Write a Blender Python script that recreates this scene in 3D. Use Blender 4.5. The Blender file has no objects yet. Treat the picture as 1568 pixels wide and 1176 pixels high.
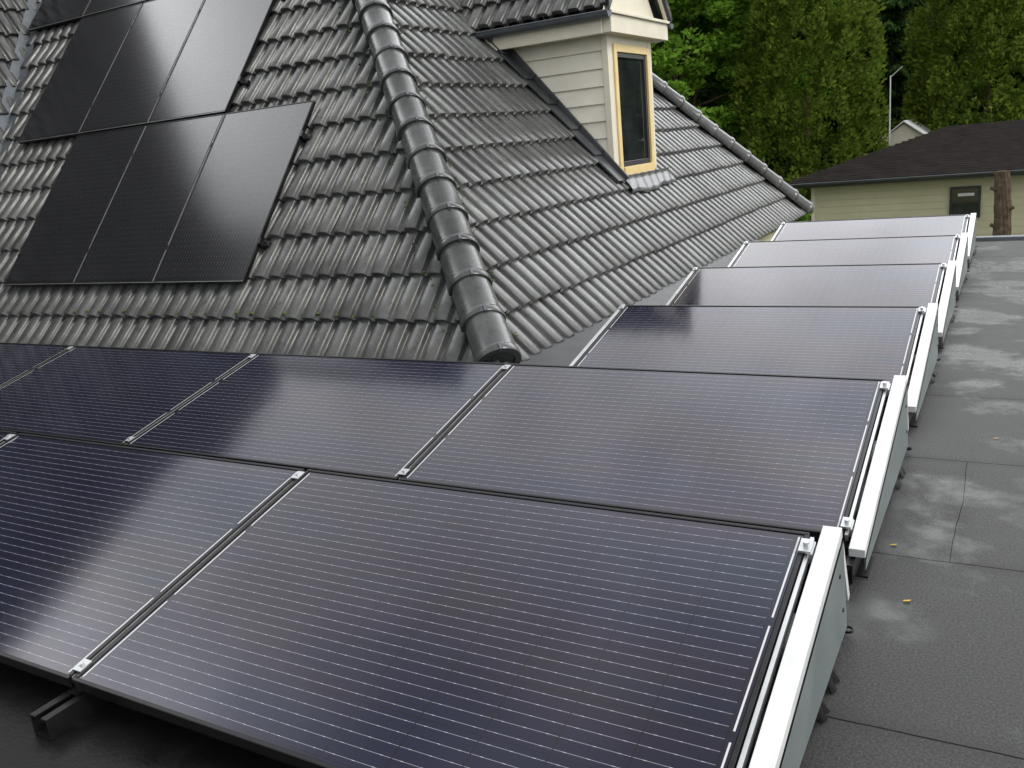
import bpy, bmesh, math, random
import numpy as np
from mathutils import Vector, Matrix
random.seed(7); rng=np.random.default_rng(7)
S=bpy.context.scene
COL=S.collection
GZ=-4.25      # ground level (camera eye height is z=0)
DECK=-1.34    # flat roof level

# ------------------------------------------------------------------ materials
def mat(name, col=(.5,.5,.5), rough=.5, metal=0.0, spec=.5):
    m=bpy.data.materials.new(name); m.use_nodes=True
    nt=m.node_tree; b=nt.nodes['Principled BSDF']
    b.inputs['Base Color'].default_value=(*col,1); b.inputs['Roughness'].default_value=rough
    b.inputs['Metallic'].default_value=metal; b.inputs['Specular IOR Level'].default_value=spec
    return m,nt,b
def N(nt,t,**kw):
    n=nt.nodes.new(t)
    for k,v in kw.items():
        if k.startswith('_'): setattr(n,k[1:],v)
        else: n.inputs[k.replace('__',' ')].default_value=v
    return n
def math_n(nt,op,a,b=None,c=None):
    n=nt.nodes.new('ShaderNodeMath'); n.operation=op
    for i,v in enumerate((a,b,c)):
        if v is None: continue
        if isinstance(v,(int,float)): n.inputs[i].default_value=v
        else: nt.links.new(v,n.inputs[i])
    return n.outputs[0]
def mixc(nt,f,a,b,bt='MIX'):
    n=nt.nodes.new('ShaderNodeMix'); n.data_type='RGBA'; n.blend_type=bt
    for i,v in ((0,f),(6,a),(7,b)):
        if isinstance(v,(int,float)): n.inputs[i].default_value=v
        elif isinstance(v,tuple): n.inputs[i].default_value=(*v,1)
        else: nt.links.new(v,n.inputs[i])
    return n.outputs[2]
def noise(nt,scale,detail=4,rough=.6,co='Object',vscale=None):
    tc=nt.nodes.new('ShaderNodeTexCoord'); n=N(nt,'ShaderNodeTexNoise',Scale=scale,Detail=detail,Roughness=rough)
    src=tc.outputs[co]
    if vscale:
        mp=nt.nodes.new('ShaderNodeMapping'); mp.inputs['Scale'].default_value=vscale
        nt.links.new(src,mp.inputs[0]); src=mp.outputs[0]
    nt.links.new(src,n.inputs['Vector']); return n.outputs['Fac']
def ramp(nt,f,stops):
    r=nt.nodes.new('ShaderNodeValToRGB'); e=r.color_ramp.elements
    while len(e)<len(stops): e.new(.5)
    for i,(p,c) in enumerate(stops):
        e[i].position=p; e[i].color=(c,c,c,1) if isinstance(c,(int,float)) else (*c,1)
    nt.links.new(f,r.inputs[0]); return r.outputs[0]
def bump(nt,b,h,strength=.3,dist=.01):
    n=N(nt,'ShaderNodeBump',Strength=strength,Distance=dist)
    nt.links.new(h,n.inputs['Height']); nt.links.new(n.outputs[0],b.inputs['Normal'])
def simple(name,c1,c2,rough,metal=0,scale=8,bs=.15,detail=5,spec=.5):
    m,nt,b=mat(name,c1,rough,metal,spec)
    f=noise(nt,scale,detail)
    f2=ramp(nt,f,[(.3,0.0),(.7,1.0)])
    nt.links.new(mixc(nt,f2,c1,c2),b.inputs['Base Color'])
    r=math_n(nt,'MULTIPLY_ADD',f,.25,rough-.12); nt.links.new(r,b.inputs['Roughness'])
    if bs: bump(nt,b,noise(nt,scale*6,4),bs,.004)
    return m

def tile_material(name,c,rough):
    m,nt,b=mat(name,c,rough)
    geo=nt.nodes.new('ShaderNodeNewGeometry')
    ri=geo.outputs['Random Per Island']
    tv=math_n(nt,'MULTIPLY_ADD',ri,.6,.70)
    a=noise(nt,1.3,5); fine=noise(nt,60,5,.7); mid=noise(nt,9,5,.65)
    base=mixc(nt,ramp(nt,a,[(.35,0.),(.65,1.)]),tuple(x*.75 for x in c),tuple(x*1.2 for x in c))
    base=mixc(nt,1.0,base,tv,'MULTIPLY')
    li=ramp(nt,mid,[(.54,0.),(.72,1.)])
    lif=math_n(nt,'MULTIPLY',li,ramp(nt,fine,[(.44,0.),(.6,.6)]))
    base=mixc(nt,lif,base,(.13,.135,.10))
    dk=math_n(nt,'MULTIPLY',ramp(nt,noise(nt,14,5,.7),[(.32,1.),(.47,0.)]),.6)
    base=mixc(nt,dk,base,(.016,.018,.013))
    # long damp streaks running down the slope
    st=math_n(nt,'MULTIPLY',ramp(nt,noise(nt,2.6,5,.7,'Object',(2.2,2.2,.5)),[(.52,0.),(.68,1.)]),.45)
    base=mixc(nt,st,base,(.022,.024,.018))
    nt.links.new(base,b.inputs['Base Color'])
    r=math_n(nt,'MULTIPLY_ADD',mid,.36,rough-.17); nt.links.new(r,b.inputs['Roughness'])
    bump(nt,b,fine,.20,.003)
    return m
M_tile=tile_material('concrete_tile',(.066,.069,.067),.29)
M_cap=tile_material('ridge_tile',(.046,.048,.049),.24)
M_alu=simple('aluminium',(.45,.46,.47),(.56,.57,.58),.36,.75,14,.03)
M_white=simple('white_coated_metal',(.52,.53,.54),(.62,.62,.62),.38,0,9,.02)
M_greyplate=simple('grey_green_sheet',(.13,.155,.16),(.17,.195,.195),.42,.1,7,.03)
M_black=simple('black_anodised',(.008,.008,.009),(.014,.014,.015),.34,.3,20,.03)
M_rubber=simple('black_rubber',(.004,.004,.004),(.008,.008,.008),.36,0,14,.25,spec=.2)
M_lead=simple('lead_flashing',(.03,.033,.037),(.06,.064,.07),.5,.2,6,.3)
M_apron=simple('weathered_lead_apron',(.07,.075,.08),(.13,.135,.14),.34,.1,9,.3)
M_zinc=simple('zinc_gutter',(.09,.10,.115),(.13,.145,.16),.4,.4,6,.05)
M_cream=simple('cream_paint',(.60,.56,.45),(.68,.64,.53),.5,0,5,.08)
M_creamsh=simple('cream_boards',(.66,.63,.53),(.74,.71,.61),.5,0,5,.08)
M_ochre=simple('pale_ochre_window_frame',(.64,.48,.21),(.72,.57,.28),.42,0,6,.05)
M_moss=simple('moss',(.04,.06,.012),(.10,.12,.03),.95,0,50,.6)
M_bark=simple('bark',(.05,.036,.026),(.13,.098,.07),.9,0,9,1.0,spec=.1)
M_housewall=simple('cream_render',(.48,.45,.29),(.55,.52,.36),.7,0,2,.1)
M_brown=simple('bitumen_shingle',(.009,.0075,.007),(.022,.018,.017),.9,0,3,.4,spec=.06)
M_darkpaint=simple('dark_paint',(.012,.014,.016),(.018,.02,.022),.35,0,6,.03)
M_leafy=simple('fallen_leaf',(.50,.30,.02),(.55,.38,.05),.7,0,30,.1,spec=.05)

M_glass,nt,b=mat('window_glass',(.012,.016,.016),.04,0,.8)
nt.links.new(ramp(nt,noise(nt,3,3),[(.3,(.006,.008,.008)),(.7,(.025,.03,.03))]),b.inputs['Base Color'])

def panel_material(name,L,W,lines,bb_w,silver,dark1,dark2,rough,ribbons=True,nx=10,ny=6,silv_col=(.55,.55,.60),tint=True,spec=.32):
    m,nt,b=mat(name,dark1,rough,0,spec)
    tc=nt.nodes.new('ShaderNodeTexCoord'); sp=nt.nodes.new('ShaderNodeSeparateXYZ')
    nt.links.new(tc.outputs['Object'],sp.inputs[0]); X,Y=sp.outputs[0],sp.outputs[1]
    mx,my=.032,.020
    def band(v,pitch,off,half):
        q=math_n(nt,'SUBTRACT',v,off); q=math_n(nt,'DIVIDE',q,pitch); q=math_n(nt,'FRACT',q)
        q=math_n(nt,'SUBTRACT',q,.5); q=math_n(nt,'ABSOLUTE',q); q=math_n(nt,'MULTIPLY',q,pitch)
        return math_n(nt,'LESS_THAN',q,half)
    def between(v,a,c):
        return math_n(nt,'MULTIPLY',math_n(nt,'GREATER_THAN',v,a),math_n(nt,'LESS_THAN',v,c))
    py=(W-2*my)/lines
    bb=band(Y,py,my,bb_w)
    cw=(L-2*mx)/nx; ch=(W-2*my)/ny
    gx=band(X,cw,mx+cw/2,.0018); gy=band(Y,ch,my+ch/2,.0016)
    ins=math_n(nt,'MULTIPLY',between(X,mx,L-mx),between(Y,my,W-my))
    bb=math_n(nt,'MULTIPLY',bb,ins)
    bb=math_n(nt,'MULTIPLY',bb,math_n(nt,'SUBTRACT',1.0,math_n(nt,'MULTIPLY',gx,.9)))
    # solder pads: small brighter ticks along the busbars
    pad=math_n(nt,'MULTIPLY',band(X,cw/3,mx,.004),.35)
    fac=math_n(nt,'MULTIPLY',bb,math_n(nt,'ADD',silver,pad))
    gap=math_n(nt,'MAXIMUM',gx,gy)
    cloud=noise(nt,1.6,3)
    base=mixc(nt,ramp(nt,cloud,[(.35,0.),(.65,1.)]),dark1,dark2)
    base=mixc(nt,math_n(nt,'MULTIPLY',gap,.9),base,(.001,.001,.0015))
    base=mixc(nt,fac,base,silv_col)
    if ribbons:
        seg=math_n(nt,'SUBTRACT',1.0,band(Y,W/3,W/6,.014))
        r1=between(X,.019,.0235); r2=between(X,L-.0235,L-.019)
        rb=math_n(nt,'MULTIPLY',math_n(nt,'MAXIMUM',r1,r2),seg)
        rb=math_n(nt,'MULTIPLY',rb,between(Y,.02,W-.02))
        base=mixc(nt,rb,base,(.5,.5,.5))
    nt.links.new(base,b.inputs['Base Color'])
    dust=noise(nt,25,6,.7)
    nt.links.new(math_n(nt,'MULTIPLY_ADD',dust,.08,rough-.04),b.inputs['Roughness'])
    b.inputs['IOR'].default_value=1.5
    if tint:
        tf=noise(nt,1.0,2,.5,'Object',(.7,2.0,1))
        nt.links.new(ramp(nt,tf,[(.30,(.74,.84,1.0)),(.46,(.92,.85,.95)),(.56,(1.0,.88,.86)),(.68,(.78,.86,1.0))]),b.inputs['Specular Tint'])
    bump(nt,b,noise(nt,2.2,2),.05,.01)
    return m
L,W=1.675,.99
M_cellA=panel_material('solar_cells_flat',L,W,30,.00062,.36,(.0022,.0032,.013),(.0035,.0048,.019),.10,spec=.50)
RL,RW=1.65,.995
M_cellB=panel_material('solar_cells_black',RL,RW,30,.0009,.22,(.002,.0023,.0045),(.003,.0033,.0058),.17,False,10,6,(.3,.3,.36),False,.80)

def deck_material():
    m,nt,b=mat('bitumen_felt',(.05,.05,.05),.6)
    tc=nt.nodes.new('ShaderNodeTexCoord'); sp=nt.nodes.new('ShaderNodeSeparateXYZ')
    wob=N(nt,'ShaderNodeTexNoise',Scale=1.8,Detail=3.0)
    nt.links.new(tc.outputs['Object'],wob.inputs['Vector'])
    nt.links.new(tc.outputs['Object'],sp.inputs[0])
    X,Y=sp.outputs[0],sp.outputs[1]
    Yw=math_n(nt,'ADD',Y,math_n(nt,'MULTIPLY_ADD',wob.outputs['Fac'],.04,-.02))
    Xw=math_n(nt,'ADD',X,math_n(nt,'MULTIPLY_ADD',wob.outputs['Fac'],.04,-.02))
    p=.885
    q=math_n(nt,'DIVIDE',math_n(nt,'SUBTRACT',Yw,1.84),p)
    fr=math_n(nt,'FRACT',math_n(nt,'ADD',q,10.0)); row=math_n(nt,'FLOOR',math_n(nt,'ADD',q,10.0))
    d1=math_n(nt,'MULTIPLY',math_n(nt,'MINIMUM',fr,math_n(nt,'SUBTRACT',1.0,fr)),p)
    off=math_n(nt,'MULTIPLY',math_n(nt,'FRACT',math_n(nt,'MULTIPLY',math_n(nt,'SUBTRACT',row,11.0),.377)),4.0)
    xo=math_n(nt,'DIVIDE',math_n(nt,'ADD',math_n(nt,'ADD',Xw,off),40.13),4.0)
    fx=math_n(nt,'FRACT',xo)
    d2=math_n(nt,'MULTIPLY',math_n(nt,'MINIMUM',fx,math_n(nt,'SUBTRACT',1.0,fx)),4.0)
    d=math_n(nt,'MINIMUM',d1,math_n(nt,'ADD',d2,.0012))
    seam=math_n(nt,'LESS_THAN',d,.0024)
    soft=ramp(nt,d,[(0.0,1.0),(.06,0.0)])
    rowv=math_n(nt,'FRACT',math_n(nt,'MULTIPLY',math_n(nt,'SINE',math_n(nt,'MULTIPLY',row,12.9)),43.7))
    big=noise(nt,1.6,6,.65); gran=noise(nt,150,3,.85); mid=noise(nt,6,6,.7)
    base=ramp(nt,mid,[(.3,(.011,.0115,.0115)),(.7,(.026,.027,.026))])
    base=mixc(nt,1.0,base,math_n(nt,'MULTIPLY_ADD',rowv,.25,.85),'MULTIPLY')
    base=mixc(nt,ramp(nt,gran,[(.45,0.),(.60,.65)]),base,(.066,.067,.065))
    base=mixc(nt,math_n(nt,'MULTIPLY',soft,.35),base,(.007,.007,.007))
    wet=ramp(nt,big,[(.50,0.),(.60,1.)])
    base=mixc(nt,math_n(nt,'MULTIPLY',wet,.6),base,(.008,.0085,.009))
    pale=ramp(nt,noise(nt,2.0,5,.6,'Object',(1.3,.8,1)),[(.60,0.),(.74,.35)])
    base=mixc(nt,pale,base,(.070,.073,.070))
    base=mixc(nt,math_n(nt,'MULTIPLY',seam,.9),base,(.003,.003,.003))
    nt.links.new(base,b.inputs['Base Color'])
    r=math_n(nt,'SUBTRACT',math_n(nt,'MULTIPLY_ADD',mid,.25,.50),math_n(nt,'MULTIPLY',wet,.34))
    nt.links.new(r,b.inputs['Roughness'])
    nt.links.new(math_n(nt,'MULTIPLY_ADD',seam,-.25,.30),b.inputs['Specular IOR Level'])
    h=math_n(nt,'ADD',math_n(nt,'MULTIPLY',gran,.34),math_n(nt,'MULTIPLY',fr,1.0))
    h=math_n(nt,'ADD',h,math_n(nt,'MULTIPLY',mid,.5))
    bump(nt,b,h,.45,.006)
    return m
M_deck=deck_material()
M_ground=simple('grass_ground',(.025,.045,.012),(.06,.085,.025),.95,0,1.5,.5)

def leaf_material(name,a,bcol,c):
    m,nt,b=mat(name,a,.6,0,.2)
    nt.nodes.remove(b)
    geo=nt.nodes.new('ShaderNodeNewGeometry')
    f=noise(nt,.7,2); f=math_n(nt,'MULTIPLY_ADD',geo.outputs['Random Per Island'],.45,math_n(nt,'MULTIPLY',f,.6))
    col=ramp(nt,f,[(.15,a),(.45,bcol),(.8,c)])
    df=nt.nodes.new('ShaderNodeBsdfDiffuse'); nt.links.new(col,df.inputs[0])
    tr=nt.nodes.new('ShaderNodeBsdfTranslucent'); nt.links.new(col,tr.inputs[0])
    mx=nt.nodes.new('ShaderNodeMixShader'); mx.inputs[0].default_value=.38
    nt.links.new(df.outputs[0],mx.inputs[1]); nt.links.new(tr.outputs[0],mx.inputs[2])
    nt.links.new(mx.outputs[0],nt.nodes['Material Output'].inputs[0])
    return m
M_lfD=leaf_material('deciduous_leaves',(.055,.125,.014),(.12,.235,.026),(.20,.34,.05))
M_lfC=leaf_material('cypress_sprays',(.045,.090,.012),(.105,.165,.022),(.20,.25,.045))
M_lfS=leaf_material('spruce_needles',(.020,.050,.016),(.040,.085,.024),(.075,.130,.040))

# ------------------------------------------------------------------ mesh helpers
class MB:
    def __init__(s): s.v=[]; s.f=[]; s.m=[]; s.sm=[]
    def quad(s,a,b,c,d,mi=0,sm=False):
        i=len(s.v); s.v+= [tuple(a),tuple(b),tuple(c),tuple(d)]; s.f.append((i,i+1,i+2,i+3)); s.m.append(mi); s.sm.append(sm)
    def poly(s,pts,mi=0):
        i=len(s.v); s.v+=[tuple(p) for p in pts]; s.f.append(tuple(range(i,i+len(pts)))); s.m.append(mi); s.sm.append(False)
    def box(s,o,ax,ay,az,mi=0):
        o,ax,ay,az=map(Vector,(o,ax,ay,az)); i=len(s.v)
        for c in ((0,0,0),(1,0,0),(1,1,0),(0,1,0),(0,0,1),(1,0,1),(1,1,1),(0,1,1)):
            s.v.append(tuple(o+ax*c[0]+ay*c[1]+az*c[2]))
        fs=[(0,3,2,1),(4,5,6,7),(0,1,5,4),(1,2,6,5),(2,3,7,6),(3,0,4,7)]
        if ax.cross(ay).dot(az)<0: fs=[f[::-1] for f in fs]
        for f in fs: s.f.append(tuple(i+k for k in f)); s.m.append(mi); s.sm.append(False)
    def bb(s,x0,x1,y0,y1,z0,z1,mi=0): s.box((x0,y0,z0),(x1-x0,0,0),(0,y1-y0,0),(0,0,z1-z0),mi)
    def grid(s,rows,mi=0,sm=True):
        i=len(s.v); n=len(rows[0])
        for r in rows: s.v+=[tuple(p) for p in r]
        for a in range(len(rows)-1):
            for c in range(n-1):
                k=i+a*n+c; s.f.append((k,k+1,k+n+1,k+n)); s.m.append(mi); s.sm.append(sm)
    def tube(s,p,q,r0,r1,seg=10,mi=0,cap=True):
        p,q=Vector(p),Vector(q); d=(q-p).normalized(); a=d.orthogonal().normalized(); b=d.cross(a)
        R=[[c+(a*math.cos(t)+b*math.sin(t))*r for t in [2*math.pi*k/seg for k in range(seg+1)]] for c,r in ((p,r0),(q,r1))]
        s.grid(R,mi)
        if cap:
            s.poly(R[0][:-1][::-1],mi); s.poly(R[1][:-1],mi)
    def build(s,name,mats,parent=None,bevel=0,clips=None,loc=None):
        me=bpy.data.meshes.new(name); me.from_pydata(s.v,[],s.f)
        for m in mats: me.materials.append(m)
        me.polygons.foreach_set('material_index',s.m); me.polygons.foreach_set('use_smooth',s.sm)
        if clips:
            bm=bmesh.new(); bm.from_mesh(me)
            for co,no in clips:
                bmesh.ops.bisect_plane(bm,geom=bm.verts[:]+bm.edges[:]+bm.faces[:],plane_co=co,plane_no=no,clear_outer=True)
            bm.to_mesh(me); bm.free()
        me.update()
        ob=bpy.data.objects.new(name,me); COL.objects.link(ob)
        if parent: ob.parent=parent
        if loc: ob.location=loc
        if bevel:
            md=ob.modifiers.new('bevel','BEVEL'); md.width=bevel; md.segments=2; md.limit_method='ANGLE'
        return ob
def empty(name):
    e=bpy.data.objects.new(name,None); COL.objects.link(e); return e

# ------------------------------------------------------------------ roof tiles
RIB=.158
def prof(t):
    t=t%1.0
    def ss(x): x=max(0,min(1,x)); return x*x*(3-2*x)
    if t<.20: return 0
    if t<.34: return ss((t-.2)/.14)
    if t<.86: return 1.0-.12*abs((t-.60)/.26)**2
    return .88*(1-ss((t-.86)/.14))
PT=[0,.10,.20,.235,.27,.305,.34,.47,.60,.73,.86,.895,.93,.965,1.0]
def tile_plane(name,origin,u,s,width,length,clips,parent,e=.345,amp=.042,lift=.042,offset=0.):
    u=Vector(u).normalized(); s=Vector(s).normalized(); n=u.cross(s).normalized()
    if n.z<0: n=-n
    o=Vector(origin); mb=MB(); tw=2*RIB
    nu=int(width/tw)+2; ns=int(length/e)+2
    for k in range(ns):
        for j in range(nu):
            js=random.uniform(-.006,.006); jl=random.uniform(-.002,.006); ju=random.uniform(-.002,.002); yaw=random.uniform(-.008,.008)
            us=[]; hs=[]
            for r in range(2):
                for t in (PT if r==1 else PT[:-1]):
                    us.append(j*tw+(r+t)*RIB-offset+ju); hs.append(prof(t)*amp)
            def row(sv,dh,sh=1.0):
                return [o+u*a+s*(sv+js+yaw*(a-j*tw))+n*(h*sh+dh) for a,h in zip(us,hs)]
            s0=k*e; l=lift+jl
            mb.grid([row(s0+.001,-.004),row(s0,l-.006)],0)
            mb.grid([row(s0,l-.006),row(s0+.010,l),row(s0+e*.5,l*.55),row(s0+e+.03,-.001)],0)
    return mb.build(name,[M_tile],parent,clips=clips)

house=empty('tiled_house')
m_,n_=1.15,1.20
C0=Vector((-2.62,4.28,-1.30)); YF=12.86
hipN=Vector((.958,1,0)); hipF=Vector((.958,-1,0)); CF=Vector((-2.62,YF,-1.30))
valN=Vector((1.01,.63,0)); VP=Vector((-9.4,5.8,.526))
RY=8.57; RZ=-1.3+n_*(RY-4.28); RX=-2.62-(RZ+1.3)/m_
tile_plane('roof_slope_front',(-11.9,4.28,-1.30),(1,0,0),(0,1,n_),9.5,6.75,[(C0,hipN),(VP,-valN),((0,RY,0),(0,1,0))],house)
tile_plane('roof_slope_side',(-2.62,3.4,-1.30),(0,1,0),(-1,0,m_),10.0,6.9,[(C0,-hipN),(CF,-hipF),((RX,0,0),(-1,0,0))],house,offset=.07)
tile_plane('roof_slope_back',(-11.9,YF,-1.30),(1,0,0),(0,-1,n_),9.5,6.75,[(CF,hipF),((0,RY,0),(0,-1,0))],house,e=.5)
wm=1.9
tile_plane('wing_roof_slope',(-8.46,.8,-1.30),(0,1,0),(-1,0,wm),8.2,6.6,[(VP,valN)],house)
mb=MB()
a=VP+Vector((.95,-1.52,-1.83)); d=Vector((-.63,1.01,1.22))
b_=a+d*3.2; up=Vector((0,0,.075))
sl=Vector((-.14,0,.14*wm*.99)); sr=Vector((.13,.10,.12))
mb.quad(a+up,a+up+sr*.7,b_+up+sr*.7,b_+up,0); mb.quad(a+up,b_+up,b_+up+sl*.6,a+up+sl*.6,0)
mb.build('valley_flashing',[M_zinc],house)
mb=MB()
mb.bb(-11.5,-2.75,4.42,12.7,GZ,-1.36)
mb.bb(-15.5,-8.6,.9,4.40,GZ,-1.36)
mb.poly([(-8.46-3.05,.9,-1.3+3.05*wm),(-8.6,.9,-1.36),(-14.5,.9,-1.36)])
mb.quad((-11.5,.8,4.5),(-14.6,.8,-1.36),(-14.6,9,-1.36),(-11.5,9,4.5),1)
mb.build('walls',[M_housewall,M_tile],house)

def caps(name,p0,direction,length,r=.125,e=.305,lift=.045):
    d=Vector(direction).normalized(); side=d.cross(Vector((0,0,1))).normalized(); up=side.cross(d).normalized()
    mb=MB(); n=int(length/e)
    for k in range(n):
        base=Vector(p0)+d*(k*e)+up*(lift+random.uniform(-.005,.005))+side*random.uniform(-.007,.007)
        A=[math.radians(x) for x in np.linspace(-108,108,25)]
        def ring(t,rr): return [base+d*t+side*math.sin(a)*rr*1.04+up*math.cos(a)*rr for a in A]
        mb.grid([ring(.0,r*.80),ring(-.001,r*1.08)],0)
        mb.grid([ring(-.001,r*1.08),ring(.006,r*1.105),ring(.040,r*1.105),ring(.050,r*1.05),ring(.06,r*1.03),ring(.2,r*1.0),ring(e+.06,r*.94)],0)
        c=base+up*(r*1.13)+d*-.008
        mb.box(c-side*.010-up*.02,side*.020,d*.05,up*.024,1)
        if k==0:
            R=ring(.012,r*1.06); mb.poly(R,0)
    return mb.build(name,[M_cap,M_zinc],house)
hd=Vector((-1,.958,1.15)); hl=hd.length*4.48
caps('hip_ridge_near',C0+hd.normalized()*.04+Vector((0,0,.03)),hd,hl-.05)
caps('hip_ridge_far',CF+Vector((0,0,.03)),Vector((-1,-.958,1.15)),hl)
caps('top_ridge',(RX+.1,RY,RZ+.02),(-1,0,0),5.5)

mb=MB()
def blob(mb,c,r,mi=0):
    c=Vector(c); rows=[]
    for i in range(5):
        ph=math.pi*.5*i/4
        rows.append([c+Vector((math.cos(2*math.pi*k/7)*math.cos(ph)*r*random.uniform(.7,1.3),math.sin(2*math.pi*k/7)*math.cos(ph)*r*.8,math.sin(ph)*r*.7)) for k in range(7)])
        rows[-1].append(rows[-1][0])
    mb.grid(rows,mi)
for i in range(420):
    x=random.uniform(-8.2,-3.2) if random.random()<.7 else random.uniform(-6.8,-4.6)
    k=random.choice([0,0,0,0,1,1]); s=k*.345; y=4.28+s/1.562+.005; z=-1.3+n_*(y-4.28)+.045+random.uniform(-.01,.02)
    blob(mb,(x,y-.02,z),random.uniform(.008,.024))
for i in range(160):   # in the joints beside the near hip
    f=random.uniform(.05,2.4); sd_=random.choice([-1,1])
    c=C0+hd*f+Vector((-.13,-.13,0))*1.15 if sd_<0 else C0+hd*f+Vector((.10,.16,0))
    blob(mb,(c.x+random.uniform(-.03,.03),c.y,c.z+(-.10 if sd_<0 else -.03)),random.uniform(.006,.015))
mb.build('moss_patch',[M_moss])

# ------------------------------------------------------------------ dormer
FX=-3.40; Y0,Y1=8.06,9.13; EY0,EY1=7.80,9.39; EZ=1.10; YC=(EY0+EY1)/2; dm=1.12
mp=(Vector((-2.62,0,-1.30+.0)),Vector((m_,0,1)))
keep_above=[(mp[0],-mp[1])]
mb=MB()
bh=.158; z=-.62; 
while z<.94:
    for yy,sg in ((Y0,-1),(Y1,1)):
        z1=min(z+bh,.95)
        xA,xB=-5.2,FX-.002
        mb.quad((xA,yy+sg*.032,z),(xB,yy+sg*.032,z),(xB,yy+sg*.008,z1),(xA,yy+sg*.008,z1),0)
        mb.quad((xA,yy,z),(xB,yy,z),(xB,yy+sg*.032,z),(xA,yy+sg*.032,z),0)
    z+=bh
mb.build('dormer_cheek_boards',[M_creamsh],house,clips=keep_above)
mb=MB()
mb.bb(FX-.05,FX+.012,Y0-.038,Y0+.075,-.50,.95)
mb.bb(FX-.05,FX+.012,Y1-.06,Y1+.038,-.50,.95)
mb.bb(FX-.05,FX+.008,Y0+.075,Y1-.06,.86,.95)
mb.bb(FX-.03,FX+.13,EY0+.06,EY1-.02,.93,1.085)
mb.bb(FX-.03,FX+.155,EY0+.03,EY1+.0,1.088,1.115)
mb.poly([(FX+.03,EY0+.1,1.11),(FX+.03,EY1-.1,1.11),(FX+.03,YC,1.11+(YC-EY0-.1)*dm)])
for sg,ye in ((1,EY0),(-1,EY1)):
    o=Vector((FX+.10,ye,EZ-.02)); ay=Vector((0,sg*(YC-EY0),(YC-EY0)*dm)); mb.box(o,(.03,0,0),ay,(0,0,.15))
for yy,y2,sg in ((EY0+.03,Y0,1),(EY1-.03,Y1,-1)):
    mb.bb(-5.4,FX+.05,min(yy,yy+sg*.02),max(yy,yy+sg*.02),.925,1.09)
    mb.bb(-5.4,FX-.04,min(yy+sg*.022,y2),max(yy+sg*.022,y2),.935,.955)
mb.build('dormer_trim',[M_cream],house,bevel=.004,clips=keep_above)
mb=MB()
wy0,wy1,wz0,wz1=Y0+.078,Y1-.063,-.37,.857
t=.07
mb.bb(FX-.03,FX+.03,wy0,wy0+t,wz0,wz1); mb.bb(FX-.03,FX+.03,wy1-t,wy1,wz0,wz1)
mb.bb(FX-.03,FX+.03,wy0+t,wy1-t,wz1-t,wz1); mb.bb(FX-.03,FX+.045,wy0+t,wy1-t,wz0,wz0+t+.02)
for a0,a1,b0,b1 in ((wy0+t,wy0+t+.045,wz0+t+.02,wz1-t),(wy1-t-.045,wy1-t,wz0+t+.02,wz1-t),(wy0+t+.045,wy1-t-.045,wz1-t-.045,wz1-t),(wy0+t+.045,wy1-t-.045,wz0+t+.02,wz0+t+.07)):
    mb.bb(FX-.03,FX+.008,a0,a1,b0,b1,1)
mb.bb(FX-.03,FX+.06,wy0-.02,wy1+.02,wz0-.045,wz0-.002,0)
mb.build('dormer_window_frame',[M_ochre,M_darkpaint],house,bevel=.004)
mb=MB(); mb.bb(FX-.02,FX-.012,wy0+t,wy1-t,wz0+t,wz1-t); mb.build('dormer_window_pane',[M_glass],house)
tile_plane('dormer_roof_slope',(-6.2,EY0-.03,EZ+.01),(1,0,0),(0,1,dm),2.96,1.25,keep_above+[((0,YC,0),(0,1,0)),((FX+.15,0,0),(1,0,0))],house,e=.30)
tile_plane('dormer_roof_slope_far',(-6.2,EY1+.03,EZ+.01),(1,0,0),(0,-1,dm),2.96,1.25,keep_above+[((0,YC,0),(0,-1,0)),((FX+.15,0,0),(1,0,0))],house,e=.30)
caps('dormer_ridge',(FX+.15,YC,EZ+(YC-EY0)*dm+.01),(-1,0,0),2.2,r=.11)
mb=MB()
mb.box((FX+.132,EY0-.03,EZ-.01),(.03,0,0),(0,YC-EY0+.03,(YC-EY0+.03)*dm),(0,0,.10),0)
mb.box((FX+.132,EY1+.03,EZ-.01),(.03,0,0),(0,-(YC-EY0+.03),(YC-EY0+.03)*dm),(0,0,.10),0)
mb.build('dormer_verge',[M_cap],house,bevel=.006)
mb=MB()
for yy in (EY0-.03,EY1+.03):
    R=[]
    for x in (-4.80,FX+.16):
        R.append([Vector((x,yy+math.cos(a)*.055,EZ-.005+math.sin(a)*.055)) for a in np.linspace(math.pi,2*math.pi,13)])
    mb.grid(R,0); mb.poly([tuple(p) for p in R[1]],0)
    mb.tube((-4.80,yy-.055,EZ-.003),(FX+.16,yy-.055,EZ-.003),.008,.008,6)
mb.tube((-4.52,EY0-.01,EZ-.03),(-4.50,Y0-.07,.92),.032,.032,12)
mb.tube((-4.50,Y0-.07,.93),(-4.50,Y0-.07,.70),.032,.032,12)
mb.build('dormer_gutter',[M_zinc],house)
mb=MB(); dn=Vector((m_,0,1)).normalized(); ds=Vector((-1,0,m_)).normalized()
base=Vector((FX+.05,Y0-.23,-1.3+m_*(-2.62-FX-.05)))
for i in range(6):
    o=base+ds*(i*.34)+dn*(.086)
    mb.box(o,(0,.165,0),ds*.36+dn*-.02,dn*.022,0)
    mb.box(o+Vector((0,.167,0)),(0,.026,0),ds*.36,dn*.055,0)
mb.build('dormer_side_flashing',[M_lead],house,bevel=.005)
mb=MB(); rows=[]; ap=Vector((FX+.03,0,-1.3+m_*(-2.62-FX-.03))); NJ=120
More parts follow.
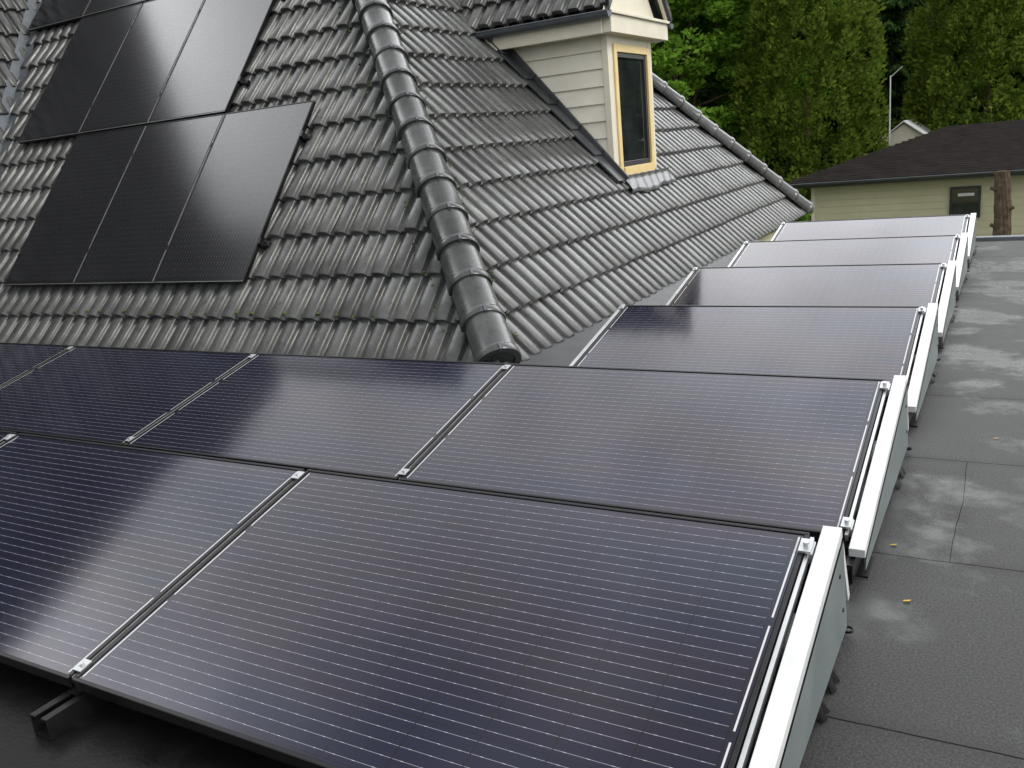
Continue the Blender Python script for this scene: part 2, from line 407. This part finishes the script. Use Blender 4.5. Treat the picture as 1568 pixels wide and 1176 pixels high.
for i in range(11):
    r=[]
    for j in range(NJ):
        y=8.00+1.22*j/(NJ-1); f=i/10
        sdn=-.17*f*(1+.12*math.sin(y*6+1)+.05*math.sin(y*19))
        h=.100+.0035*math.sin(y*33+f*5)-.004*f+(.03 if i==0 else 0)-(.03 if i==10 else 0)
        r.append(Vector((ap.x,y,ap.z))+ds*sdn+dn*h)
    rows.append(r)
mb.grid(rows); mb.build('dormer_apron_flashing',[M_apron],house)

# ------------------------------------------------------------------ flat roof extension
ext=empty('flat_roof_extension')
mb=MB(); mb.bb(-8.6,2.2,-2.5,10.1,DECK-.25,DECK); mb.build('roof_deck',[M_deck],ext)
mb=MB(); mb.bb(-8.5,-.60,-2.3,1.32,DECK+.004,DECK+.0045); mb.build('rubber_membrane',[M_rubber],ext)
mb=MB(); mb.bb(-8.3,2.1,-2.4,9.95,GZ,DECK-.252); mb.build('walls',[M_housewall],ext)
mb=MB()
mb.bb(-2.3,2.26,10.0,10.11,DECK-.10,DECK+.035,0); mb.bb(2.15,2.26,-2.5,9.998,DECK-.10,DECK+.035,0)
mb.build('edge_trim',[M_zinc],ext,bevel=.006)
mb=MB()
mb.quad((-2.25,4.0,DECK+.006),(-2.25,9.98,DECK+.006),(-2.60,9.98,DECK+.10),(-2.60,4.0,DECK+.10))
mb.quad((-8.4,4.0,DECK+.006),(-2.25,4.0,DECK+.006),(-2.60,4.36,DECK+.10),(-8.4,4.36,DECK+.10))
mb.build('roof_upstand_flashing',[M_lead],ext)
mb=MB()
for (x,y,r) in ((-.31,2.78,.5),(-.235,2.43,1.3),(-.05,3.9,.2),(-.25,5.2,2.)):
    a=Vector((x,y,DECK+.004)); mb.quad(a,a+Vector((.018,.003,.002)),a+Vector((.022,.014,.001)),a+Vector((.005,.009,.0)))
mb.build('fallen_leaves',[M_leafy])

# ------------------------------------------------------------------ solar panels
def panel_mesh(name,L,W,cell,frame,fw=.011,th=.035):
    mb=MB()
    mb.bb(0,L,0,fw,-th,0,0); mb.bb(0,L,W-fw,W,-th,0,0); mb.bb(0,fw,fw,W-fw,-th,0,0); mb.bb(L-fw,L,fw,W-fw,-th,0,0)
    mb.bb(fw,L-fw,fw,W-fw,-.010,-.0035,1)
    me=bpy.data.meshes.new(name); me.from_pydata(mb.v,[],mb.f); me.materials.append(frame); me.materials.append(cell)
    me.polygons.foreach_set('material_index',mb.m); me.update(); return me
M_frame=simple('panel_frame_black',(.008,.008,.009),(.014,.014,.015),.32,.3,20,.02,spec=.35)
meA=panel_mesh('flat_panel_mesh',L,W,M_cellA,M_frame)
meB=panel_mesh('roof_panel_mesh',RL,RW,M_cellB,M_frame)
tilt=math.atan2(.2265,.964); PX=1.693; XR=-.42
def add_panel(me,M):
    ob=bpy.data.objects.new('solar_panel',me); COL.objects.link(ob); ob.matrix_world=M
    md=ob.modifiers.new('b','BEVEL'); md.width=.0015; md.segments=1; md.limit_method='ANGLE'
    return ob
sd=Vector((0,math.cos(tilt),math.sin(tilt))); sn=Vector((0,-math.sin(tilt),math.cos(tilt)))
mount=empty('panel_mounting_frame')
alu=MB(); plate=MB(); blk=MB()
for i in range(6):
    yt=2.095+1.45*i; yb=yt-.964; zb=-1.2265; nP=4 if i<2 else 1
    for j in range(nP):
        x0=XR-L-j*PX-.0
        R=Matrix.Rotation(tilt+random.uniform(-.002,.002),4,'X')
        add_panel(meA,Matrix.Translation((x0,yb,zb+random.uniform(-.001,.001)))@R)
    B=Vector((0,yb,zb))
    for j in range(0,nP+1):
        xg=XR-j*PX+(PX-L)/2
        if 0<j<nP:
            alu.box(B+Vector((xg-.007,0,0))+sn*-.03+sd*.01,(.0015,0,0),sd*(W-.02),sn*.025)
        if j>0:
            for q in (.025,W-.065):
                alu.box(B+Vector((xg-.016,0,0))+sd*q+sn*.0015,(.032,0,0),sd*.040,sn*.005)
                c=B+Vector((xg,0,0))+sd*(q+.02); alu.tube(c+sn*.005,c+sn*.013,.007,.007,8)
        blk.bb(xg-.035,xg+.035,yb-.10,yt+.25,DECK+.006,DECK+.012,0)
        blk.bb(xg-.035,xg-.030,yb-.10,yt+.25,DECK+.012,DECK+.06,0); blk.bb(xg+.030,xg+.035,yb-.10,yt+.25,DECK+.012,DECK+.06,0)
        blk.bb(xg-.035,xg-.012,yb-.10,yt+.25,DECK+.060,DECK+.065,0); blk.bb(xg+.012,xg+.035,yb-.10,yt+.25,DECK+.060,DECK+.065,0)
        blk.bb(xg-.07,xg+.07,yb-.04,yb+.10,DECK,DECK+.0055,0)
        blk.bb(xg-.02,xg+.02,yb+.0,yb+.04,DECK+.066,zb-.04,0)
        blk.bb(xg-.02,xg+.02,yt-.05,yt-.01,DECK+.066,-1.045,0)
    xl=XR-nP*PX
    blk.box(Vector((xl,yb+.012,zb-.040)),(XR-xl,0,0),(0,.05,-.055),(0,.004,.002),0)
    xb=XR+.018
    alu.box(B+Vector((XR+.003,0,0))+sn*-.03+sd*.01,(.010,0,0),sd*(W-.02),sn*.024)
    plate.box(B+Vector((xb+.008,0,0))+sn*-.030-sd*.06,(.046,0,0),sd*(W+.095),sn*.030,0)
    xp=xb+.057
    z0=DECK+.035
    P=[(yb-.06,z0),(yb-.06,zb-.045),(yt+.035,-1.028),(yt+.095,z0)]
    plate.poly([(xp,y,z) for y,z in P],1); plate.poly([(xp-.004,y,z) for y,z in P][::-1],1)
    plate.quad((xp-.004,P[3][0],P[3][1]),(xp,P[3][0],P[3][1]),(xp,P[2][0],P[2][1]),(xp-.004,P[2][0],P[2][1]),1)
    for (yy,zz) in ((yt-.02,-1.10),(yt+.03,-1.22)):
        plate.tube((xp,yy,zz),(xp+.003,yy,zz),.007,.006,8,2)
    plate.box((xp-.055,yt+.05,-1.06),(.05,0,0),(0,.10,-.20),(0,.02,.01),0)
    plate.box((xl+.02,yt+.03,-1.05),(XR-xl-.03,0,0),(0,.06,-.24),(0,.003,.001),2)
    for q in (.03,W-.085):
        c=B+Vector((XR-.012,0,0))+sd*q+sn*.001
        alu.box(c,(.030,0,0),sd*.05,sn*.007); alu.box(c+Vector((.022,0,0)),(.012,0,0),sd*.05,sn*-.03)
        alu.tube(c+Vector((.016,0,0))+sd*.025+sn*.007,c+Vector((.016,0,0))+sd*.025+sn*.018,.008,.008,8)
    if nP==1:
        alu.box(B+Vector((xl-.012,0,0))+sn*-.035,(.022,0,0),sd*(W+.01),sn*.034)
        alu.bb(xl-.02,xl+.02,yt-.03,yt+.03,DECK+.066,-1.03)
    for yy,ln in ((yb+.70,.05),(yb+.83,.07)):
        rows=[]
        for r_ in range(4):
            rr=[]
            for k in range(9):
                f=r_/3; rr.append((xp-.004+f*.016*(1+.3*math.sin(k*1.3+yy*9)),yy+ln*(k/8-.5),DECK+.036-f*.033+.002*math.sin(k*2+r_)))
            rows.append(rr)
        blk.grid(rows,1,True)
    pts=[Vector((xp-.02+.035*math.sin(t*1.5),yt+.10+.03*math.cos(t*2.0)+.01*t,DECK+.008+.018*abs(math.sin(t*1.3)))) for t in np.linspace(0,3,16)]
    for p,q in zip(pts,pts[1:]): blk.tube(p,q,.0035,.0035,6,1,False)
alu.build('clamps_and_rails',[M_alu],mount,bevel=.0007)
plate.build('side_plates',[M_white,M_greyplate,M_black],mount,bevel=.0015)
blk.build('base_rails',[M_black,M_rubber],mount)

rn=Vector((0,-n_,1)).normalized(); rs=Vector((0,1,n_)).normalized()
def rp(x,y,h=.0): return Vector((x,y,-6.254+n_*y))+rn*h
rails=MB()
for x_right,ys in ((-4.93,4.59),(-5.945,5.665),(-6.96,6.74)):
    for j in range(3):
        xr=x_right-j*1.012
        o=rp(xr,ys)
        M=Matrix(((rs.x,-1,rn.x,o.x),(rs.y,0,rn.y,o.y),(rs.z,0,rn.z,o.z),(0,0,0,1)))
        add_panel(meB,M)
        if j: 
            rails.box(rp(xr+.0015,ys,-.03)+rs*.01,(.003,0,0),rs*(RL-.02),rn*.028,0)
            for q in (.3,1.3): rails.box(rp(xr+.002,ys)+rs*q,(.012,0,0),rs*.04,rn*.004,1)
    xl=x_right-3*1.012
    rails.box(rp(xl+.005,ys,-.0)+rs*(-.0035),(x_right-xl-.01,0,0),rs*.0025,rn*-.006,0)
    for q in (.32,1.30):
        rails.box(rp(xl-.07,ys,-.078)+rs*q,(x_right-xl+.14,0,0),rs*.04,rn*.04,1)
        rails.box(rp(x_right+.003,ys,-.036)+rs*(q-.005),(.018,0,0),rs*.05,rn*.040,1)
        x=x_right-.02
        while x>xl:
            rails.box(rp(x,ys,-.13)+rs*(q+.0),(.035,0,0),rs*.006,rn*.06,1); x-=1.0
rails.build('roof_panel_rails',[M_alu,M_black],mount)

# ------------------------------------------------------------------ bungalow
bung=empty('bungalow')
ez=-1.75; ex0,ex1,ey0,ey1=-6.0,13.0,26.7,34.7; hr=4.0; rz=-.60
mb=MB()
mb.quad((ex0,ey0,ez),(ex1,ey0,ez),(ex1-hr,ey0+hr,rz),(ex0+hr,ey0+hr,rz))
mb.quad((ex1,ey1,ez),(ex0,ey1,ez),(ex0+hr,ey0+hr,rz),(ex1-hr,ey0+hr,rz))
mb.poly([(ex0,ey1,ez),(ex0,ey0,ez),(ex0+hr,ey0+hr,rz)]); mb.poly([(ex1,ey0,ez),(ex1,ey1,ez),(ex1-hr,ey0+hr,rz)])
for r in range(1,24):
    f=r/24; y=ey0+hr*f; z=ez+(rz-ez)*f
    mb.box((ex0+hr*f,y,z-.002),(ex1-ex0-2*hr*f,0,0),(0,.10,.10*(rz-ez)/hr),(0,0,.008))
mb.build('hipped_roof',[M_brown],bung)
mb=MB(); mb.bb(ex0+.05,ex1-.05,ey0+.02,ey1-.05,ez-.16,ez-.012,0); mb.build('fascia',[M_darkpaint],bung)
mb=MB()
R=[[Vector((x,ey0-.04+math.cos(a)*.06,ez-.03+math.sin(a)*.06)) for a in np.linspace(math.pi,2*math.pi,9)] for x in (ex0-.02,ex1)]
mb.grid(R); mb.tube((ex0-.02,ey0-.10,ez-.028),(ex1,ey0-.10,ez-.028),.014,.014,6); mb.build('gutter',[M_zinc],bung)
mb=MB(); mb.bb(-5.3,12.4,27.35,34.1,GZ,ez-.165); 
for z in np.arange(GZ+.2,ez-.2,.19): mb.bb(-5.32,12.42,27.335,27.349,z,z+.178)
mb.bb(-5.36,-5.26,27.31,27.36,GZ,ez-.17,1)
mb.build('walls',[M_housewall,M_cream],bung)
mb=MB(); 
def win(x0,x1,z0,z1,bar=True):
    mb.bb(x0-.06,x1+.06,27.26,27.333,z0-.06,z0,0); mb.bb(x0-.06,x1+.06,27.26,27.333,z1,z1+.06,0)
    mb.bb(x0-.06,x0,27.26,27.333,z0,z1,0); mb.bb(x1,x1+.06,27.26,27.333,z0,z1,0)
    mb.bb(x0,x1,27.30,27.333,z0,z1,1)
    if bar: mb.bb(x0+.14,x1-.10,27.285,27.299,z1-.20,z1-.12,2)
win(-1.62,-.98,-2.95,-2.22); win(2.0,3.4,-3.4,-2.2,False); win(6,8,-3.4,-2.2,False)
mb.build('windows',[M_darkpaint,M_glass,M_white],bung)
mb=MB(); mb.tube((-3.8,32,-1.0),(-3.8,32,1.10),.03,.022,8); mb.tube((-3.8,32,1.05),(-3.45,32.1,1.35),.014,.01,6)
for k in range(4): mb.tube((-3.72+.07*k,31.85+.02*k,1.12+.06*k),(-3.72+.07*k,32.2+.02*k,1.12+.06*k),.008,.008,5)
mb.build('antenna_mast',[M_alu],bung)
shed=empty('garden_shed')
mb=MB(); mb.bb(-5.0,-3.0,38,41,GZ,-1.2); mb.poly([(-5,38,-1.2),(-3,38,-1.2),(-4,38,-.5)]); mb.poly([(-3,41,-1.2),(-5,41,-1.2),(-4,41,-.5)]); mb.build('walls',[M_cream],shed)
mb=MB(); mb.box((-5.1,37.8,-1.27),(1.1,0,.83),(0,3.4,0),(0,0,.05)); mb.box((-2.9,37.8,-1.27),(-1.1,0,.83),(0,3.4,0),(0,0,.05)); mb.build('gabled_roof',[M_white],shed)
def stump(name,x,y,top,r):
    mb=MB(); segs=40; rows=[]
    for i in range(segs+1):
        f=i/segs; c=Vector((x+.05*math.sin(f*3.2)-.03,y,GZ+(top-GZ)*f))
        rr=r*(1.30-.34*f+.03*math.sin(f*31))*(1.5-.5*min(1,f*6))
        rows.append([c+Vector((math.cos(a),math.sin(a),0))*(rr*(1+.05*math.sin(a*7+f*4)+.04*math.sin(a*13+f*11))+random.uniform(-.006,.006)) for a in np.linspace(0,2*math.pi,41)[:-1]])
        rows[-1].append(rows[-1][0])
    mb.grid(rows,sm=False); mb.poly([tuple(v+Vector((0,0,.0))) for v in rows[-1][:-1]])
    for dz,sg,l in ((.45,-1,.10),(.95,1,.09),(1.35,-1,.07)):   # sawn-off branch stubs
        mb.tube((x+sg*r*.6,y-.05,top-dz),(x+sg*(r+l),y-.08,top-dz+.07),.05,.042,9)
    mb.build(name,[M_bark])
stump('tree_trunk',-.37,25.0,-1.66,.17)

# ------------------------------------------------------------------ trees
def quads_mesh(name,C,A,B,wood,mleaf,loc):
    n=len(C); V=np.empty((n,4,3)); V[:,0]=C-A; V[:,1]=C-B*.55; V[:,2]=C+A; V[:,3]=C+B*.55
    V=V.reshape(-1,3); nw=len(wood.v); wf=wood.f
    allv=np.concatenate([np.array(wood.v).reshape(-1,3),V]) if nw else V
    lens=[len(f) for f in wf]+[4]*n
    idx=[k for f in wf for k in f]; idx=np.concatenate([np.array(idx,dtype=np.int32),np.arange(4*n,dtype=np.int32)+nw])
    me=bpy.data.meshes.new(name); me.vertices.add(len(allv)); me.vertices.foreach_set('co',allv.astype(np.float32).ravel())
    me.loops.add(len(idx)); me.loops.foreach_set('vertex_index',idx)
    me.polygons.add(len(lens)); st=np.concatenate([[0],np.cumsum(lens)[:-1]]).astype(np.int32)
    me.polygons.foreach_set('loop_start',st); me.polygons.foreach_set('loop_total',np.array(lens,dtype=np.int32))
    me.materials.append(M_bark); me.materials.append(mleaf)
    me.polygons.foreach_set('material_index',np.array([0]*len(wf)+[1]*n,dtype=np.int32))
    me.update(calc_edges=True); me.validate()
    ob=bpy.data.objects.new(name,me); COL.objects.link(ob); ob.location=loc; return ob
def rv(n):
    v=rng.normal(size=(n,3)); return v/np.linalg.norm(v,axis=1)[:,None]
def perp(A):
    r=rv(len(A)); B=np.cross(A,r); return B/(np.linalg.norm(B,axis=1)[:,None]+1e-9)
def deciduous(name,x,y,H,R,seed,nc=130,nl=230,ls=.13,z=GZ,m=None):
    global rng; rng=np.random.default_rng(seed); random.seed(seed)
    wood=MB(); wood.tube((0,0,0),(random.uniform(-.2,.2),0,H*.5),R*.085,R*.05,10); ccs=[]
    for k in range(nc):
        d=rv(1)[0]; rr=rng.uniform(.35,1.0)**.5
        c=np.array([d[0]*R*rr,d[1]*R*rr,H*.56+d[2]*H*.42*rr]); c[:2]*=1+.15*math.sin(k)
        ccs.append(c)
        if k%7==0: wood.tube((0,0,H*random.uniform(.25,.5)),tuple(c*.93),R*.03,R*.006,6,0,False)
    C=[];A=[]
    for c in ccs:
        cr=rng.uniform(.5,1.15)*R*.26; n=int(nl*rng.uniform(.6,1.3))
        d=rv(n); rad=rng.uniform(.3,1,size=(n,1))**.45
        P=c+d*rad*cr*np.array([1.15,1.15,.62]); C.append(P)
        a=rv(n); a[:,2]*=.5; A.append(a)
    C=np.concatenate(C); A=np.concatenate(A); A/=np.linalg.norm(A,axis=1)[:,None]
    sz=rng.uniform(.6,1.3,size=(len(C),1))*ls
    return quads_mesh(name,C,A*sz,perp(A)*sz,wood,m or M_lfD,(x,y,z))
def cypress(name,x,y,H,R,seed,n=52000,ls=.105):
    global rng; rng=np.random.default_rng(seed); random.seed(seed)
    wood=MB(); wood.tube((0,0,0),(0,0,H*.35),R*.07,.04,8)
    ns=560; C=[];A=[]
    for k in range(ns):
        f=rng.uniform(.01,1)**1.15; z=H*f; rad=R*(1-f**1.9)**.75*rng.uniform(.80,1.10)*(1+.10*math.sin(k*2.4))*(.85 if f<.06 else 1); th=rng.uniform(0,2*math.pi)
        if k%5==0: rad*=.7
        c=np.array([math.cos(th)*rad,math.sin(th)*rad,z]); h=rng.uniform(.5,1.0)*R*.34; w=h*.66
        m=n//ns; t=rng.uniform(0,1,size=m); a=rng.uniform(0,2*math.pi,size=m); rr=np.sqrt(rng.uniform(.2,1,size=m))*w*(1-t)**.6
        P=np.stack([c[0]+np.cos(a)*rr+math.cos(th)*w*t*.3,c[1]+np.sin(a)*rr+math.sin(th)*w*t*.3,c[2]+(t-.4)*h*1.5],1)
        C.append(P); D=np.stack([np.cos(a)*.6+math.cos(th)*.5,np.sin(a)*.6+math.sin(th)*.5,np.full(m,.6)],1)+rv(m)*.6; A.append(D)
    C=np.concatenate(C);A=np.concatenate(A);A/=np.linalg.norm(A,axis=1)[:,None]
    sz=rng.uniform(.6,1.3,size=(len(C),1))*ls
    return quads_mesh(name,C,A*sz,perp(A)*sz,wood,M_lfC,(x,y,GZ))
def spruce(name,x,y,H,R,seed,ls=.15,lv=34):
    global rng; rng=np.random.default_rng(seed); random.seed(seed)
    wood=MB(); wood.tube((0,0,0),(0,0,H),R*.06,.03,8); C=[];A=[]
    for i in range(lv):
        f=.06+.93*i/lv; z=H*f; rl=R*(1-f)**.8
        for b in range(11):
            th=rng.uniform(0,2*math.pi); l=rl*rng.uniform(.7,1.12)+.15; n=int(70+60*l)
            t=rng.uniform(.1,1,size=n)**.8; wv=.30*l*(1-t*.6)
            off=rng.normal(size=n)*wv*.5; dr=-.32*l*t+.16*l*t**3
            P=np.stack([math.cos(th)*l*t-math.sin(th)*off,math.sin(th)*l*t+math.cos(th)*off,z+dr-np.abs(off)*.35-rng.uniform(0,.28,size=n)],1)
            C.append(P); D=np.stack([math.cos(th)*np.ones(n)*.7,math.sin(th)*np.ones(n)*.7,-np.ones(n)*.7],1)+rv(n)*.45; A.append(D)
            if b<5: wood.tube((0,0,z),(math.cos(th)*l*.8,math.sin(th)*l*.8,z-.2*l),.04,.01,5,0,False)
    C=np.concatenate(C);A=np.concatenate(A);A/=np.linalg.norm(A,axis=1)[:,None]
    sz=rng.uniform(.6,1.3,size=(len(C),1))*ls
    return quads_mesh(name,C,A*sz,perp(A)*sz*.7,wood,M_lfS,(x,y,GZ))
cypress('cypress_tree',-7.2,36,14.5,2.6,1)
cypress('cypress_tree',-1.3,42,14.0,3.1,2)
cypress('cypress_tree',2.6,43,13,2.7,9,20000)
spruce('spruce_tree',-5.6,47,17,3.3,3)
spruce('spruce_tree',-3.6,52,19,3.8,4)
spruce('spruce_tree',-9.4,48,17,3.6,5)
deciduous('broadleaf_tree',-12.3,36,12.5,3.3,11)
deciduous('broadleaf_tree',-10.6,41,13.5,3.3,12)
deciduous('broadleaf_tree',-15.5,40,15,4.0,13)
deciduous('broadleaf_tree',-13.0,31,8.5,2.6,16,90)
deciduous('garden_shrub',-5.2,24.0,2.35,.62,14,40,150,.06)
deciduous('garden_shrub',-8.3,25.5,2.9,1.3,15,60,200,.07)
belt=empty('distant_woodland')
src=[spruce('woodland_spruce',0,0,21,4.2,21,.26,24),deciduous('woodland_broadleaf',0,0,18,5.0,22,120,170,.26,m=M_lfS)]
for s_ in src: s_.parent=belt
src[0].location=(-2,60,GZ); src[1].location=(-8,57,GZ)
random.seed(5); k=0
for row_,(yy,dx) in enumerate(((57,5.2),(65,5.5))):
    x=-33
    while x<18:
        s_=src[k%2]; o=bpy.data.objects.new('woodland_tree',s_.data); COL.objects.link(o); o.parent=belt
        o.location=(x+random.uniform(-1.5,1.5),yy+random.uniform(-2,2),GZ); sc=random.uniform(.85,1.2); o.scale=(sc,sc,sc*random.uniform(.9,1.15)); o.rotation_euler=(0,0,random.uniform(0,6))
        x+=dx*random.uniform(.8,1.2); k+=1
def linked(name,src_,x,y,sc,rz_):
    o=bpy.data.objects.new(name,src_.data); COL.objects.link(o); o.location=(x,y,GZ); o.scale=(sc,)*3; o.rotation_euler=(0,0,rz_)
linked('broadleaf_tree',src[1],-22,-8.5,1.0,1)
linked('broadleaf_tree',src[1],-32,3,.95,2)
linked('broadleaf_tree',src[1],-34,12,1.1,3)
linked('spruce_tree',src[0],-21,.2,.98,0)
linked('spruce_tree',src[0],-27,-14,1.0,0)

mb=MB(); mb.quad((-400,-400,GZ),(400,-400,GZ),(400,400,GZ),(-400,400,GZ)); mb.build('ground',[M_ground])

# ------------------------------------------------------------------ world, sun, camera
w=bpy.data.worlds.new('World'); S.world=w; w.use_nodes=True; nt=w.node_tree
bg=nt.nodes['Background']; sky=nt.nodes.new('ShaderNodeTexSky'); sky.sky_type='NISHITA'; sky.sun_disc=False
EL,AZ=math.radians(46),math.radians(92)
dv=Vector((math.sin(AZ)*math.cos(EL),math.cos(AZ)*math.cos(EL),math.sin(EL)))
sky.sun_elevation=EL; sky.sun_rotation=AZ; sky.air_density=1.5; sky.dust_density=4; sky.ozone_density=1
hs=nt.nodes.new('ShaderNodeHueSaturation'); hs.inputs['Saturation'].default_value=.3
nt.links.new(sky.outputs[0],hs.inputs['Color'])
over=mixc(nt,.75,hs.outputs[0],(16.2,16.4,16.6))       # bright cloud cover
tc=nt.nodes.new('ShaderNodeTexCoord'); mp_=nt.nodes.new('ShaderNodeMapping'); mp_.inputs['Scale'].default_value=(1,1,2.0)
nz=N(nt,'ShaderNodeTexNoise',Scale=3.4,Detail=6.0,Roughness=.55); nt.links.new(tc.outputs['Generated'],mp_.inputs[0]); nt.links.new(mp_.outputs[0],nz.inputs['Vector'])
cl=ramp(nt,nz.outputs['Fac'],[(.36,.56),(.62,1.0)])
def lobe(az,el,power,amp):   # added sky glow, aimed to brighten reflections in the panels and tiles
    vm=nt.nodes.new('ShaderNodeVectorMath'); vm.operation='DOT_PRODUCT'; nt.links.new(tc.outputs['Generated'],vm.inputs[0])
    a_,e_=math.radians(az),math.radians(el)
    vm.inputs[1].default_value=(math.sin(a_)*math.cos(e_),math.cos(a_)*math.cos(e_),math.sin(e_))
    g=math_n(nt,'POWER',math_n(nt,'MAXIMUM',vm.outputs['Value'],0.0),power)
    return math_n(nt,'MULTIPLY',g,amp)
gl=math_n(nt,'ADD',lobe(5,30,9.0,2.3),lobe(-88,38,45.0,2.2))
sz_=nt.nodes.new('ShaderNodeSeparateXYZ'); nt.links.new(tc.outputs['Generated'],sz_.inputs[0])
zz=math_n(nt,'MAXIMUM',sz_.outputs[2],0.0); zz=math_n(nt,'POWER',zz,2.5)
basev=math_n(nt,'MULTIPLY_ADD',zz,-.42,.85)
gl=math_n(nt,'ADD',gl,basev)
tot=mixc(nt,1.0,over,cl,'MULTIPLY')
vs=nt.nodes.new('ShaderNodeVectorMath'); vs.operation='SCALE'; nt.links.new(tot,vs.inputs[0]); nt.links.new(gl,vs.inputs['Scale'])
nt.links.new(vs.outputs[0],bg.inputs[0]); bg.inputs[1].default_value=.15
sl=bpy.data.lights.new('sun','SUN'); sl.energy=2.0; sl.angle=math.radians(24); sl.color=(1,.96,.9)
so=bpy.data.objects.new('sun',sl); COL.objects.link(so)
so.rotation_euler=dv.to_track_quat('Z','Y').to_euler()

cam=bpy.data.cameras.new('camera'); co=bpy.data.objects.new('camera',cam); COL.objects.link(co)
cam.sensor_width=36; cam.lens=30.79; cam.clip_start=.05; cam.clip_end=2000
Rr=Vector((.8684,.4867,-.0946)).normalized(); F=Vector((-.4936,.8304,-.2585)).normalized()
U=Rr.cross(F).normalized(); F=U.cross(Rr).normalized()
co.matrix_world=Matrix(((Rr.x,U.x,-F.x,0),(Rr.y,U.y,-F.y,0),(Rr.z,U.z,-F.z,0),(0,0,0,1)))
S.camera=co
S.view_settings.view_transform='Standard'; S.view_settings.look='None'; S.view_settings.exposure=0
